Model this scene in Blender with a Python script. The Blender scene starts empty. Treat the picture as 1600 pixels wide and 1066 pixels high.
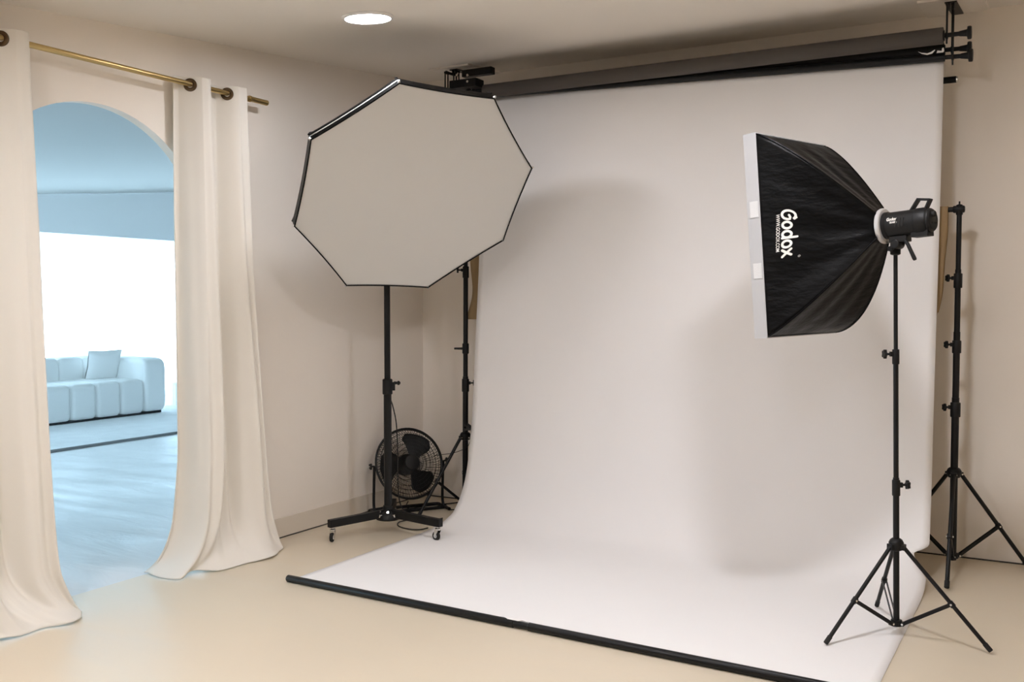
import bpy, bmesh, math, random
from mathutils import Vector, Matrix
random.seed(7)
PI = math.pi
scene = bpy.context.scene
COL = scene.collection

# ------------------------------------------------------------------ camera
F_PX = 1547.0
YAW = math.radians(29.4)
PITCH = math.atan(63.0 / F_PX)
cam_d = bpy.data.cameras.new('camera')
cam_d.sensor_width = 36.0
cam_d.lens = 36.0 * F_PX / 1600.0
cam_d.clip_start = 0.02
cam = bpy.data.objects.new('camera', cam_d)
COL.objects.link(cam)
cam.location = (0, 0, 1.4)
cam.rotation_euler = (PI / 2 - PITCH, 0, YAW)
scene.camera = cam

# ------------------------------------------------------------------ world, exposure
SKY = 8.2
DAY = (0.53, 0.80, 1.0)
world = bpy.data.worlds.new('sky')
scene.world = world
world.use_nodes = True
wn = world.node_tree.nodes
wn['Background'].inputs[0].default_value = (*DAY, 1)
wn['Background'].inputs[1].default_value = SKY
scene.view_settings.view_transform = 'Standard'
scene.view_settings.look = 'None'
scene.view_settings.gamma = 1.0
scene.view_settings.use_curve_mapping = False
scene.view_settings.exposure = 0.0
scene.cycles.use_denoising = True
scene.cycles.adaptive_threshold = 0.02
scene.cycles.max_bounces = 12
scene.cycles.diffuse_bounces = 7
scene.cycles.glossy_bounces = 3
scene.cycles.transparent_max_bounces = 12
scene.cycles.sample_clamp_indirect = 6.0
LAMP = 158.0                      # emission of the round ceiling lamps
LAMP_COL = (1.0, 0.995, 1.05)

# the daylight portal of the big window in the next room (guides sky sampling)
pd = bpy.data.lights.new('window_portal', 'AREA')
pd.shape = 'RECTANGLE'
pd.size = 8.6
pd.size_y = 2.2
pd.cycles.is_portal = True
po = bpy.data.objects.new('window_portal', pd)
COL.objects.link(po)
po.location = (-11.75, 8.4, 1.13)
po.rotation_euler = (0, -PI / 2, 0)
pd2 = bpy.data.lights.new('window_portal', 'AREA')  # portal of the added window, out of view
pd2.shape = 'RECTANGLE'
pd2.size = 3.8
pd2.size_y = 2.1
pd2.cycles.is_portal = True
po2 = bpy.data.objects.new('window_portal', pd2)
COL.objects.link(po2)
po2.location = (-9.1, 1.02, 1.08)
po2.rotation_euler = (PI / 2, 0, 0)

# ------------------------------------------------------------------ constants
XL = -4.037          # left wall face
YB = 5.864           # back wall face
WT = 0.06           # thickness of the arch wall
def ceil_z(y):
    return 2.945 + 0.083 * (max(y, 0.0) - 5.86)
def far_ceil_z(x, y):
    return 2.727 + 0.106 * (y - 7.887) + 0.11 * (x + 11.2)

# ------------------------------------------------------------------ materials
def new_mat(name):
    m = bpy.data.materials.new(name)
    m.use_nodes = True
    nt = m.node_tree
    return m, nt, nt.nodes, nt.links, nt.nodes['Principled BSDF']

def simple(name, col, rough=0.5, metal=0.0, spec=0.5, bump=0.0, bscale=60.0, var=0.0, vscale=4.0, sheen=0.0, stretch=None):
    m, nt, n, l, p = new_mat(name)
    p.inputs['Base Color'].default_value = (*col, 1)
    p.inputs['Roughness'].default_value = rough
    p.inputs['Metallic'].default_value = metal
    p.inputs['Specular IOR Level'].default_value = spec
    if sheen:
        p.inputs['Sheen Weight'].default_value = sheen
    if bump or var:
        tc = n.new('ShaderNodeTexCoord')
        src = tc.outputs['Object']
        if stretch:
            mp = n.new('ShaderNodeMapping')
            mp.inputs['Scale'].default_value = stretch
            l.new(src, mp.inputs['Vector'])
            src = mp.outputs['Vector']
    if var:
        nz = n.new('ShaderNodeTexNoise')
        nz.inputs['Scale'].default_value = vscale
        nz.inputs['Detail'].default_value = 5
        l.new(src, nz.inputs['Vector'])
        mr = n.new('ShaderNodeMapRange')
        mr.inputs['From Min'].default_value = 0.3
        mr.inputs['From Max'].default_value = 0.7
        mr.inputs['To Min'].default_value = 1 - var
        mr.inputs['To Max'].default_value = 1 + var
        l.new(nz.outputs['Fac'], mr.inputs['Value'])
        hs = n.new('ShaderNodeHueSaturation')
        hs.inputs['Color'].default_value = (*col, 1)
        l.new(mr.outputs['Result'], hs.inputs['Value'])
        l.new(hs.outputs['Color'], p.inputs['Base Color'])
    if bump:
        nb = n.new('ShaderNodeTexNoise')
        nb.inputs['Scale'].default_value = bscale
        nb.inputs['Detail'].default_value = 4
        l.new(src, nb.inputs['Vector'])
        bp = n.new('ShaderNodeBump')
        bp.inputs['Strength'].default_value = bump
        bp.inputs['Distance'].default_value = 0.01
        l.new(nb.outputs['Fac'], bp.inputs['Height'])
        l.new(bp.outputs['Normal'], p.inputs['Normal'])
    return m

def emit(name, col, strength):
    m, nt, n, l, p = new_mat(name)
    p.inputs['Base Color'].default_value = (0.8, 0.8, 0.8, 1)
    p.inputs['Emission Color'].default_value = (*col, 1)
    p.inputs['Emission Strength'].default_value = strength
    return m

def cement(name, col, rough, var, bump, sc, spec=0.5):
    """trowelled micro-cement: clouds, long strokes, fine relief"""
    m, nt, n, l, p = new_mat(name)
    tc = n.new('ShaderNodeTexCoord')
    mp = n.new('ShaderNodeMapping')
    mp.inputs['Rotation'].default_value = (0, 0, math.radians(38))
    mp.inputs['Scale'].default_value = (0.55, 2.2, 1)
    l.new(tc.outputs['Object'], mp.inputs['Vector'])
    a = n.new('ShaderNodeTexNoise')
    a.inputs['Scale'].default_value = sc
    a.inputs['Detail'].default_value = 8
    a.inputs['Roughness'].default_value = 0.62
    a.inputs['Distortion'].default_value = 0.9
    l.new(mp.outputs['Vector'], a.inputs['Vector'])
    b = n.new('ShaderNodeTexNoise')
    b.inputs['Scale'].default_value = 0.7
    b.inputs['Detail'].default_value = 3
    l.new(tc.outputs['Object'], b.inputs['Vector'])
    mx = n.new('ShaderNodeMath')
    mx.operation = 'ADD'
    l.new(a.outputs['Fac'], mx.inputs[0])
    l.new(b.outputs['Fac'], mx.inputs[1])
    mr = n.new('ShaderNodeMapRange')
    mr.inputs['From Min'].default_value = 0.7
    mr.inputs['From Max'].default_value = 1.3
    mr.inputs['To Min'].default_value = 1 - var
    mr.inputs['To Max'].default_value = 1 + var
    l.new(mx.outputs[0], mr.inputs['Value'])
    hs = n.new('ShaderNodeHueSaturation')
    hs.inputs['Color'].default_value = (*col, 1)
    l.new(mr.outputs['Result'], hs.inputs['Value'])
    l.new(hs.outputs['Color'], p.inputs['Base Color'])
    r = n.new('ShaderNodeMapRange')
    r.inputs['From Min'].default_value = 0.3
    r.inputs['From Max'].default_value = 0.7
    r.inputs['To Min'].default_value = rough - 0.08
    r.inputs['To Max'].default_value = rough + 0.12
    l.new(a.outputs['Fac'], r.inputs['Value'])
    l.new(r.outputs['Result'], p.inputs['Roughness'])
    bp = n.new('ShaderNodeBump')
    bp.inputs['Strength'].default_value = bump
    bp.inputs['Distance'].default_value = 0.02
    l.new(a.outputs['Fac'], bp.inputs['Height'])
    l.new(bp.outputs['Normal'], p.inputs['Normal'])
    p.inputs['Specular IOR Level'].default_value = spec
    return m

def cloth(name, col, trans=0.25, weave=900.0, bump=0.15, clear=0.0, tcol=None):
    """woven cloth that lets some light through"""
    m, nt, n, l, p = new_mat(name)
    p.inputs['Base Color'].default_value = (*col, 1)
    p.inputs['Roughness'].default_value = 0.9
    p.inputs['Specular IOR Level'].default_value = 0.1
    tc = n.new('ShaderNodeTexCoord')
    if bump:
        nb = n.new('ShaderNodeTexNoise')
        nb.inputs['Scale'].default_value = weave
        nb.inputs['Detail'].default_value = 2
        l.new(tc.outputs['Object'], nb.inputs['Vector'])
        bp = n.new('ShaderNodeBump')
        bp.inputs['Strength'].default_value = bump
        bp.inputs['Distance'].default_value = 0.002
        l.new(nb.outputs['Fac'], bp.inputs['Height'])
        l.new(bp.outputs['Normal'], p.inputs['Normal'])
    out = n['Material Output']
    tr = n.new('ShaderNodeBsdfTranslucent')
    tr.inputs['Color'].default_value = (*(tcol or col), 1)
    mx = n.new('ShaderNodeMixShader')
    mx.inputs[0].default_value = trans
    l.new(p.outputs[0], mx.inputs[1])
    l.new(tr.outputs[0], mx.inputs[2])
    last = mx
    if clear:
        tp = n.new('ShaderNodeBsdfTransparent')
        m2 = n.new('ShaderNodeMixShader')
        m2.inputs[0].default_value = clear
        l.new(mx.outputs[0], m2.inputs[1])
        l.new(tp.outputs[0], m2.inputs[2])
        last = m2
    l.new(last.outputs[0], out.inputs['Surface'])
    return m

M = {}
M['wall'] = simple('wall_paint', (0.90, 0.84, 0.765), 0.85, spec=0.2, bump=0.06, bscale=35, var=0.02, vscale=1.2)
M['ceiling'] = simple('ceiling_paint', (0.79, 0.74, 0.67), 0.9, spec=0.1, bump=0.03, bscale=50)
M['floor'] = cement('floor_microcement', (0.67, 0.585, 0.455), 0.36, 0.045, 0.03, 1.6)
M['far_floor'] = cement('pale_microcement', (0.62, 0.62, 0.62), 0.36, 0.20, 0.45, 1.9, 0.3)
M['far_wall'] = simple('far_wall_paint', (0.86, 0.86, 0.86), 0.85, spec=0.2, bump=0.03, bscale=30)
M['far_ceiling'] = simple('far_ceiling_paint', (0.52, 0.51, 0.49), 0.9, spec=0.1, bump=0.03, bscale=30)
M['light_line'] = simple('light_line_paint', (0.93, 0.93, 0.93), 0.4, spec=0.4, bump=0.01, bscale=30)  # bright white paint for the line of light above the bulkhead
M['base'] = simple('baseboard_paint', (0.74, 0.67, 0.575), 0.6, spec=0.3, bump=0.03, bscale=20)
M['gap'] = simple('joint_dark_gap', (0.05, 0.045, 0.04), 0.9)
M['paper'] = simple('seamless_paper', (0.85, 0.835, 0.83), 0.75, spec=0.2, bump=0.02, bscale=7, var=0.012, vscale=1.5)
M['torn'] = simple('torn_paper_white', (0.92, 0.905, 0.885), 0.8, spec=0.1, bump=0.2, bscale=40)
M['grey_paper'] = simple('charcoal_paper', (0.085, 0.075, 0.067), 0.7, spec=0.25, var=0.06, vscale=3)
M['black_paper'] = simple('black_paper', (0.016, 0.014, 0.013), 0.75, spec=0.2, var=0.1, vscale=5)
M['black'] = simple('black_metal', (0.006, 0.0058, 0.006), 0.42, spec=0.28, bump=0.02, bscale=200)
M['plastic'] = simple('black_plastic', (0.007, 0.0068, 0.007), 0.5, spec=0.28, bump=0.05, bscale=300)
M['rubber'] = simple('rubber', (0.02, 0.019, 0.018), 0.8, spec=0.3, bump=0.05, bscale=100)
M['nylon'] = simple('black_nylon', (0.0016, 0.0016, 0.0017), 0.38, spec=0.13, bump=0.5, bscale=13, stretch=(1, 1, 2.2))
M['chrome'] = simple('bright_steel', (0.75, 0.74, 0.72), 0.22, metal=1.0, bump=0.01, bscale=100)
M['silver'] = simple('silver_lining', (0.72, 0.71, 0.70), 0.35, metal=0.7, bump=0.3, bscale=30)
M['ring'] = simple('speed_ring_alloy', (0.62, 0.61, 0.60), 0.4, metal=0.35, bump=0.03, bscale=40)
M['brass'] = simple('brushed_brass', (0.58, 0.43, 0.19), 0.33, metal=1.0, bump=0.05, bscale=250, stretch=(1, 0.05, 1))
M['bronze'] = simple('dark_bronze', (0.10, 0.065, 0.035), 0.35, metal=0.9, bump=0.03, bscale=80)
M['curtain'] = cloth('cream_linen', (0.86, 0.82, 0.75), 0.12, 700, 0.25, tcol=(0.84, 0.79, 0.70))
M['diffuser'] = cloth('diffuser_cloth', (0.84, 0.82, 0.78), 0.22, 500, 0.1)
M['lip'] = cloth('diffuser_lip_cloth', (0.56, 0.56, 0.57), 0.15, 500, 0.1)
M['tape'] = simple('white_hook_tape', (0.68, 0.675, 0.675), 0.8, bump=0.1, bscale=200)
M['tan'] = cloth('tan_cloth', (0.42, 0.30, 0.17), 0.2, 400, 0.3)
M['sheer'] = cloth('sheer_voile', (0.85, 0.85, 0.85), 0.6, 500, 0.0, clear=0.33)
M['boucle'] = simple('white_boucle', (0.93, 0.93, 0.92), 0.95, spec=0.1, bump=0.2, bscale=90)
M['rug'] = simple('pale_wool_rug', (0.86, 0.87, 0.88), 0.95, spec=0.05, bump=0.5, bscale=60, var=0.04, vscale=5)
M['rug_edge'] = simple('rug_shaded_edge', (0.30, 0.31, 0.32), 0.9, spec=0.05, bump=0.2, bscale=80)  # shade on the rug's front side, put into the colour
M['dark_base'] = simple('dark_sofa_base', (0.02, 0.02, 0.022), 0.7, bump=0.05, bscale=50)
M['frame_white'] = simple('white_frame', (0.82, 0.82, 0.82), 0.4, bump=0.02, bscale=40)
M['trim'] = simple('lamp_trim', (0.85, 0.84, 0.82), 0.4, bump=0.01, bscale=40)
M['lamp'] = emit('lamp_diffuser', LAMP_COL, LAMP)
M['lamp_dim'] = emit('lamp_diffuser_dimmed', LAMP_COL, LAMP * .78)
M['lamp_full'] = emit('lamp_diffuser_full', LAMP_COL, LAMP * 1.5)
M['print'] = simple('printed_white', (0.80, 0.77, 0.72), 0.6, bump=0.02, bscale=100)
M['block'] = simple('white_mount_block', (0.80, 0.75, 0.68), 0.7, bump=0.03, bscale=30)
def glass_mat():
    m, nt, n, l, p = new_mat('window_glass')
    out = n['Material Output']
    g = n.new('ShaderNodeBsdfGlossy')
    g.inputs['Roughness'].default_value = 0.02
    t = n.new('ShaderNodeBsdfTransparent')
    mx = n.new('ShaderNodeMixShader')
    mx.inputs[0].default_value = 0.06
    l.new(t.outputs[0], mx.inputs[1])
    l.new(g.outputs[0], mx.inputs[2])
    l.new(mx.outputs[0], out.inputs['Surface'])
    return m
M['glass'] = glass_mat()

# ------------------------------------------------------------------ mesh helpers
def V3(a):
    return Vector(a)

def basis(axis):
    z = Vector(axis).normalized()
    t = Vector((0, 0, 1)) if abs(z.z) < 0.9 else Vector((1, 0, 0))
    x = t.cross(z).normalized()
    return x, z.cross(x), z

class MB:
    def __init__(self):
        self.v = []
        self.f = []
    def box(self, c, s, R=None):
        c = Vector(c)
        b = len(self.v)
        for dx in (-.5, .5):
            for dy in (-.5, .5):
                for dz in (-.5, .5):
                    d = Vector((dx * s[0], dy * s[1], dz * s[2]))
                    if R:
                        d = R @ d
                    self.v.append(c + d)
        for q in ((0, 1, 3, 2), (4, 6, 7, 5), (0, 4, 5, 1), (2, 3, 7, 6), (0, 2, 6, 4), (1, 5, 7, 3)):
            self.f.append([b + i for i in q])
        return self
    def bar(self, p0, p1, w, h, up=(0, 0, 1)):
        p0, p1 = Vector(p0), Vector(p1)
        d = p1 - p0
        z = d.normalized()
        x = Vector(up).cross(z)
        if x.length < 1e-4:
            x = Vector((1, 0, 0)).cross(z)
        x.normalize()
        y = z.cross(x)
        R = Matrix((x, y, z)).transposed()
        return self.box((p0 + p1) / 2, (w, h, d.length), R)
    def tube(self, pts, r, n=10, closed=False, caps=True):
        pts = [Vector(p) for p in pts]
        N = len(pts)
        rs = r if isinstance(r, (list, tuple)) else [r] * N
        b = len(self.v)
        px = None
        for i, p in enumerate(pts):
            if closed:
                t = pts[(i + 1) % N] - pts[(i - 1) % N]
            else:
                t = pts[min(i + 1, N - 1)] - pts[max(i - 1, 0)]
            t.normalize()
            if px is None:
                x, y, _ = basis(t)
            else:
                x = px - t * px.dot(t)
                if x.length < 1e-6:
                    x, y, _ = basis(t)
                x.normalize()
                y = t.cross(x)
            px = x
            for k in range(n):
                a = 2 * PI * k / n
                self.v.append(p + (x * math.cos(a) + y * math.sin(a)) * rs[i])
        segs = N if closed else N - 1
        for i in range(segs):
            j = (i + 1) % N
            for k in range(n):
                k2 = (k + 1) % n
                self.f.append([b + i * n + k, b + i * n + k2, b + j * n + k2, b + j * n + k])
        if caps and not closed:
            self.f.append([b + k for k in range(n)][::-1])
            self.f.append([b + (N - 1) * n + k for k in range(n)])
        return self
    def cyl(self, p0, p1, r0, r1=None, n=20):
        return self.tube([p0, p1], [r0, r0 if r1 is None else r1], n)
    def lathe(self, prof, origin, axis=(0, 0, 1), n=24, caps=True):
        """prof: (radius, height) list along axis"""
        x, y, z = basis(axis)
        o = Vector(origin)
        b = len(self.v)
        for r, h in prof:
            for k in range(n):
                a = 2 * PI * k / n
                self.v.append(o + z * h + (x * math.cos(a) + y * math.sin(a)) * r)
        for i in range(len(prof) - 1):
            for k in range(n):
                k2 = (k + 1) % n
                self.f.append([b + i * n + k, b + i * n + k2, b + (i + 1) * n + k2, b + (i + 1) * n + k])
        if caps:
            self.f.append([b + k for k in range(n)][::-1])
            self.f.append([b + (len(prof) - 1) * n + k for k in range(n)])
        return self
    def grid(self, fn, nu, nv, cu=False):
        b = len(self.v)
        for j in range(nv + 1):
            for i in range(nu + (0 if cu else 1)):
                self.v.append(Vector(fn(i / nu, j / nv)))
        w = nu if cu else nu + 1
        for j in range(nv):
            for i in range(nu):
                i2 = (i + 1) % w if cu else i + 1
                self.f.append([b + j * w + i, b + j * w + i2, b + (j + 1) * w + i2, b + (j + 1) * w + i])
        return self
    def poly(self, pts):
        b = len(self.v)
        self.v += [Vector(p) for p in pts]
        self.f.append(list(range(b, b + len(pts))))
        return self
    def prism(self, pts, d):
        """flat polygon pts (3d) extruded by vector d"""
        b = len(self.v)
        d = Vector(d)
        n = len(pts)
        self.v += [Vector(p) for p in pts]
        self.v += [Vector(p) + d for p in pts]
        self.f.append(list(range(b, b + n))[::-1])
        self.f.append(list(range(b + n, b + 2 * n)))
        for i in range(n):
            j = (i + 1) % n
            self.f.append([b + i, b + j, b + n + j, b + n + i])
        return self
    def superbox(self, c, s, e=5.0, n=10, fn=None):
        """puffy rounded box: a cube grid pushed onto a superellipsoid"""
        c = Vector(c)
        for ax in range(3):
            for sg in (-1, 1):
                def g(u, v, ax=ax, sg=sg):
                    a, bb = math.tan((u - .5) * PI / 2), math.tan((v - .5) * PI / 2)
                    p = [0, 0, 0]
                    p[ax] = sg
                    p[(ax + 1) % 3] = a if sg > 0 else -a
                    p[(ax + 2) % 3] = bb
                    k = sum(abs(t) ** e for t in p) ** (-1 / e)
                    q = Vector((p[0] * k * s[0] / 2, p[1] * k * s[1] / 2, p[2] * k * s[2] / 2))
                    if fn:
                        q = fn(q)
                    return c + q
                self.grid(g, n, n)
        return self
    def build(self, name, mat, parent=None, loc=None, smooth=True, angle=38, solid=0.0, bevel=0.0, merge=True, offset=0.0):
        base = Vector(loc) if loc is not None else (Vector(parent['_b']) if parent is not None and '_b' in parent else Vector((0, 0, 0)))
        me = bpy.data.meshes.new(name)
        me.from_pydata([tuple(p - base) for p in self.v], [], self.f)
        if merge:
            bm = bmesh.new()
            bm.from_mesh(me)
            bmesh.ops.remove_doubles(bm, verts=bm.verts, dist=1e-5)
            bmesh.ops.recalc_face_normals(bm, faces=bm.faces)
            bm.to_mesh(me)
            bm.free()
        me.validate()
        me.materials.append(M[mat])
        if smooth:
            for p in me.polygons:
                p.use_smooth = True
            me.set_sharp_from_angle(angle=math.radians(angle))
        o = bpy.data.objects.new(name, me)
        COL.objects.link(o)
        if parent is not None:
            o.parent = parent
            o['_b'] = tuple(base)
        else:
            o.location = base
            o['_b'] = tuple(base)
        if bevel:
            md = o.modifiers.new('bevel', 'BEVEL')
            md.width = bevel
            md.segments = 2
            md.limit_method = 'ANGLE'
            md.angle_limit = math.radians(40)
        if solid:
            md = o.modifiers.new('thickness', 'SOLIDIFY')
            md.thickness = solid
            md.offset = offset
        return o

def tag(o, label, cat, group=None):
    o['label'] = label
    o['category'] = cat
    if group:
        o['group'] = group
    return o

def thing(name, loc, label, cat, group=None):
    o = bpy.data.objects.new(name, None)
    o.empty_display_size = 0.1
    COL.objects.link(o)
    o.location = loc
    o['_b'] = tuple(loc)
    return tag(o, label, cat, group)

def struct(o, label=None):
    o['kind'] = 'structure'
    if label:
        o['label'] = label
    return o

def spline(pts, n=8):
    """Catmull-Rom through points"""
    pts = [Vector(p) for p in pts]
    P = [pts[0] * 2 - pts[1]] + pts + [pts[-1] * 2 - pts[-2]]
    out = []
    for i in range(1, len(P) - 2):
        for k in range(n):
            t = k / n
            a, b, c, d = P[i - 1], P[i], P[i + 1], P[i + 2]
            out.append(0.5 * ((2 * b) + (c - a) * t + (2 * a - 5 * b + 4 * c - d) * t * t + (3 * b - a - 3 * c + d) * t ** 3))
    out.append(pts[-1])
    return out

def lerp(a, b, t):
    return a + (b - a) * t
def sstep(a, b, x):
    t = max(0.0, min(1.0, (x - a) / (b - a)))
    return t * t * (3 - 2 * t)
def interp(tab, x):
    if x <= tab[0][0]:
        return tab[0][1]
    for (x0, y0), (x1, y1) in zip(tab, tab[1:]):
        if x <= x1:
            return lerp(y0, y1, (x - x0) / (x1 - x0))
    return tab[-1][1]

# ================================================================== STRUCTURE
X1, Y0 = 2.6, -4.8                   # right wall, wall behind the camera
FX0, FY0, FY1 = -11.62, 1.2, 13.2    # next room
m = MB().box(((XL - WT + X1) / 2, (Y0 + YB) / 2, -0.05), (X1 - XL + WT, YB - Y0 + .2, 0.1))
struct(m.build('floor', 'floor', loc=(0, 0, 0), smooth=False), 'warm beige micro-cement floor of the studio')
m = MB().box(((FX0 - .1 + XL - WT) / 2, (FY0 + FY1) / 2, -0.05), (XL - WT - FX0 + .1, FY1 - FY0 + .2, 0.1))
struct(m.build('floor_far', 'far_floor', loc=(0, 0, 0), smooth=False), 'pale trowelled floor of the daylit room behind the arch')

# left wall with the arched opening
AY, AR, AS = 3.16, 0.68, 1.655       # arch centre, radius, spring line
def left_wall():
    outline = [(Y0, 0), (Y0, ceil_z(Y0) + .25), (YB + .1, ceil_z(YB) + .25), (YB + .1, 0), (AY + AR, 0), (AY + AR, AS)]
    nA = 48
    arc = [(AY + AR * math.cos(PI * k / nA), AS + AR * math.sin(PI * k / nA)) for k in range(1, nA)]
    mb = MB()
    # two faces as strips so no big concave polygon is needed
    for x in (XL, XL - WT):
        ys = [AY + AR] + [a[0] for a in arc] + [AY - AR]
        zs = [AS] + [a[1] for a in arc] + [AS]
        top = [ceil_z(y) + .25 for y in ys]
        for i in range(len(ys) - 1):
            mb.poly([(x, ys[i], zs[i]), (x, ys[i + 1], zs[i + 1]), (x, ys[i + 1], top[i + 1]), (x, ys[i], top[i])])
        for ya, yb in ((Y0 - .1, AY - AR), (AY + AR, YB + .1)):
            mb.poly([(x, ya, 0), (x, yb, 0), (x, yb, AS), (x, ya, AS)])
            mb.poly([(x, ya, AS), (x, yb, AS), (x, yb, ceil_z(yb) + .25), (x, ya, ceil_z(ya) + .25)])
    path = [(AY + AR, 0), (AY + AR, AS)] + arc + [(AY - AR, AS), (AY - AR, 0)]
    for a, b in zip(path, path[1:]):
        mb.poly([(XL, *a), (XL, *b), (XL - WT, *b), (XL - WT, *a)])
    # outer edges
    mb.poly([(XL, Y0 - .1, ceil_z(Y0 - .1) + .25), (XL, YB + .1, ceil_z(YB + .1) + .25), (XL - WT, YB + .1, ceil_z(YB + .1) + .25), (XL - WT, Y0 - .1, ceil_z(Y0 - .1) + .25)])
    return mb
wl = struct(left_wall().build('wall_left', 'wall', loc=(0, 0, 0), smooth=False), 'cream plaster wall with an arched doorway')
wl.data.materials.append(M['far_wall'])
for p_ in wl.data.polygons:
    if p_.center.x < XL - WT + .002:
        p_.material_index = 1
m = MB().box(((XL + X1) / 2, YB + .05, 1.6), (X1 - XL + .2, .1, 3.2))
struct(m.build('wall_back', 'wall', loc=(0, 0, 0), smooth=False))
m = MB().box((X1 + .05, (Y0 + YB) / 2, 1.6), (.1, YB - Y0 + .2, 3.2))
struct(m.build('wall_right', 'wall', loc=(0, 0, 0), smooth=False))
m = MB().box(((XL + X1) / 2, Y0 - .05, 1.6), (X1 - XL + .2, .1, 3.2))
struct(m.build('wall_front', 'wall', loc=(0, 0, 0), smooth=False))
m = MB()
for ya, yb in ((Y0 - .1, 0.0), (0.0, YB + .1)):
    m.prism([(XL - .02, ya, ceil_z(ya)), (X1 + .1, ya, ceil_z(ya)), (X1 + .1, yb, ceil_z(yb)), (XL - .02, yb, ceil_z(yb))], (0, 0, .12))
struct(m.build('ceiling', 'ceiling', loc=(0, 0, 0), smooth=False))
# baseboards of the left wall (far and near side of the arch) and the dark joints along the floor
for nm, ya, yb in (('baseboard_left', AY + AR, YB), ('baseboard_left', Y0, AY - AR)):
    m = MB().box((XL + .004, (ya + yb) / 2, .062), (.010, yb - ya, .112))
    struct(m.build(nm, 'base', loc=(0, 0, 0), smooth=False, bevel=.002))
    m = MB().box((XL + .005, (ya + yb) / 2, .003), (.010, yb - ya, .006))
    struct(m.build('trim_1', 'gap', loc=(0, 0, 0), smooth=False))
m = MB().box(((XL + X1) / 2, YB - .004, .003), (X1 - XL, .010, .006))
struct(m.build('trim_2', 'gap', loc=(0, 0, 0), smooth=False))

# ---------------- next room (daylit, behind the arch)
BX = -11.2                            # face of the bulkhead over the window
BZ = 2.256
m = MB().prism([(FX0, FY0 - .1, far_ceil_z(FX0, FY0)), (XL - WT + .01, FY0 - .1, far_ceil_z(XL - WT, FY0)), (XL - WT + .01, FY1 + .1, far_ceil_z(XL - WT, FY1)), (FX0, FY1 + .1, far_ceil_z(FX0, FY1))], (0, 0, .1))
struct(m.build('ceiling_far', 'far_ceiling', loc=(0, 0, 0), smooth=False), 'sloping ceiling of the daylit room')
m = MB().box(((FX0 - .15 + BX) / 2, (FY0 + FY1) / 2, (BZ + 3.6) / 2), (BX - FX0 + .15, FY1 - FY0, 3.6 - BZ))
struct(m.build('wall_bulkhead', 'far_wall', loc=(0, 0, 0), smooth=False), 'bulkhead over the wide curtained window')
m = MB().box(((FX0 + XL - WT) / 2 - .1, FY1 + .05, 2.0), (XL - WT - FX0 + .2, .1, 4.4))
struct(m.build('wall_far_end', 'far_wall', loc=(0, 0, 0), smooth=False))
W2A, W2B, W2Z = -11.0, -7.2, 2.12          # second window, unseen, added in the near end wall to light the sofa
m = MB()
m.box(((FX0 - .1 + W2A) / 2, FY0 - .05, 2.0), (W2A - FX0 + .1, .1, 4.4))
m.box(((W2B + XL - WT) / 2, FY0 - .05, 2.0), (XL - WT - W2B, .1, 4.4))
m.box(((W2A + W2B) / 2, FY0 - .05, (W2Z + 4.2) / 2), (W2B - W2A, .1, 4.2 - W2Z))
struct(m.build('wall_far_near', 'far_wall', loc=(0, 0, 0), smooth=False))
fr = MB()
for z in (.04, W2Z - .04):
    fr.box(((W2A + W2B) / 2, FY0 - .05, z), (W2B - W2A, .08, .08))
for x in (W2A + .03, (W2A + W2B) / 2, W2B - .03):
    fr.box((x, FY0 - .05, W2Z / 2), (.06, .07, W2Z - .16))
w2 = struct(fr.build('added_window_2', 'frame_white', loc=(0, 0, 0), smooth=False), 'added unseen window that brightens the daylit room, in its end wall')
for xa, xb in ((W2A + .06, (W2A + W2B) / 2 - .03), ((W2A + W2B) / 2 + .03, W2B - .06)):
    MB().box(((xa + xb) / 2, FY0 - .05, W2Z / 2), (xb - xa, .006, W2Z - .16)).build('pane', 'glass', w2, smooth=False)
m = MB().box((XL - WT / 2, (YB + FY1) / 2 + .05, 2.0), (WT, FY1 - YB + .1, 4.0))
struct(m.build('wall_far_side', 'far_wall', loc=(0, 0, 0), smooth=False))
# pane face of the arch wall seen from the next room is part of wall_left; piers left and right of the window
WY0, WY1 = 4.2, 12.6
for ya, yb in ((FY0, WY0), (WY1, FY1)):
    m = MB().box((FX0 - .05, (ya + yb) / 2, BZ / 2), (.1, yb - ya, BZ))
    struct(m.build('wall_window', 'far_wall', loc=(0, 0, 0), smooth=False))
# window: frame, mullions and panes
fr = MB()
fr.box((FX0 - .05, (WY0 + WY1) / 2, .04), (.08, WY1 - WY0, .08))
fr.box((FX0 - .05, (WY0 + WY1) / 2, BZ - .04), (.08, WY1 - WY0, .08))
NP = 5
for k in range(NP + 1):
    y = lerp(WY0, WY1, k / NP)
    fr.box((FX0 - .05, min(max(y, WY0 + .03), WY1 - .03), BZ / 2), (.07, .06, BZ - .16))
win = struct(fr.build('window_1', 'frame_white', loc=(0, 0, 0), smooth=False), 'wide floor-to-bulkhead window behind sheer curtains')
for k in range(NP):
    ya, yb = lerp(WY0, WY1, k / NP) + .03, lerp(WY0, WY1, (k + 1) / NP) - .03
    MB().box((FX0 - .05, (ya + yb) / 2, BZ / 2), (.006, yb - ya, BZ - .16)).build('pane', 'glass', win, smooth=False)

# slim white strip painting in the line of light where bulkhead and ceiling meet
ct = MB()
ya, yb = FY0, FY1
ct.prism([(BX, ya, far_ceil_z(BX, ya) - .022), (BX + .022, ya, far_ceil_z(BX + .022, ya) - .022), (BX + .022, ya, far_ceil_z(BX + .022, ya) + .004), (BX, ya, far_ceil_z(BX, ya) + .004)], (0, yb - ya, .106 * (yb - ya)))
struct(ct.build('trim_3', 'light_line', loc=(0, 0, 0), smooth=False))

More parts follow.
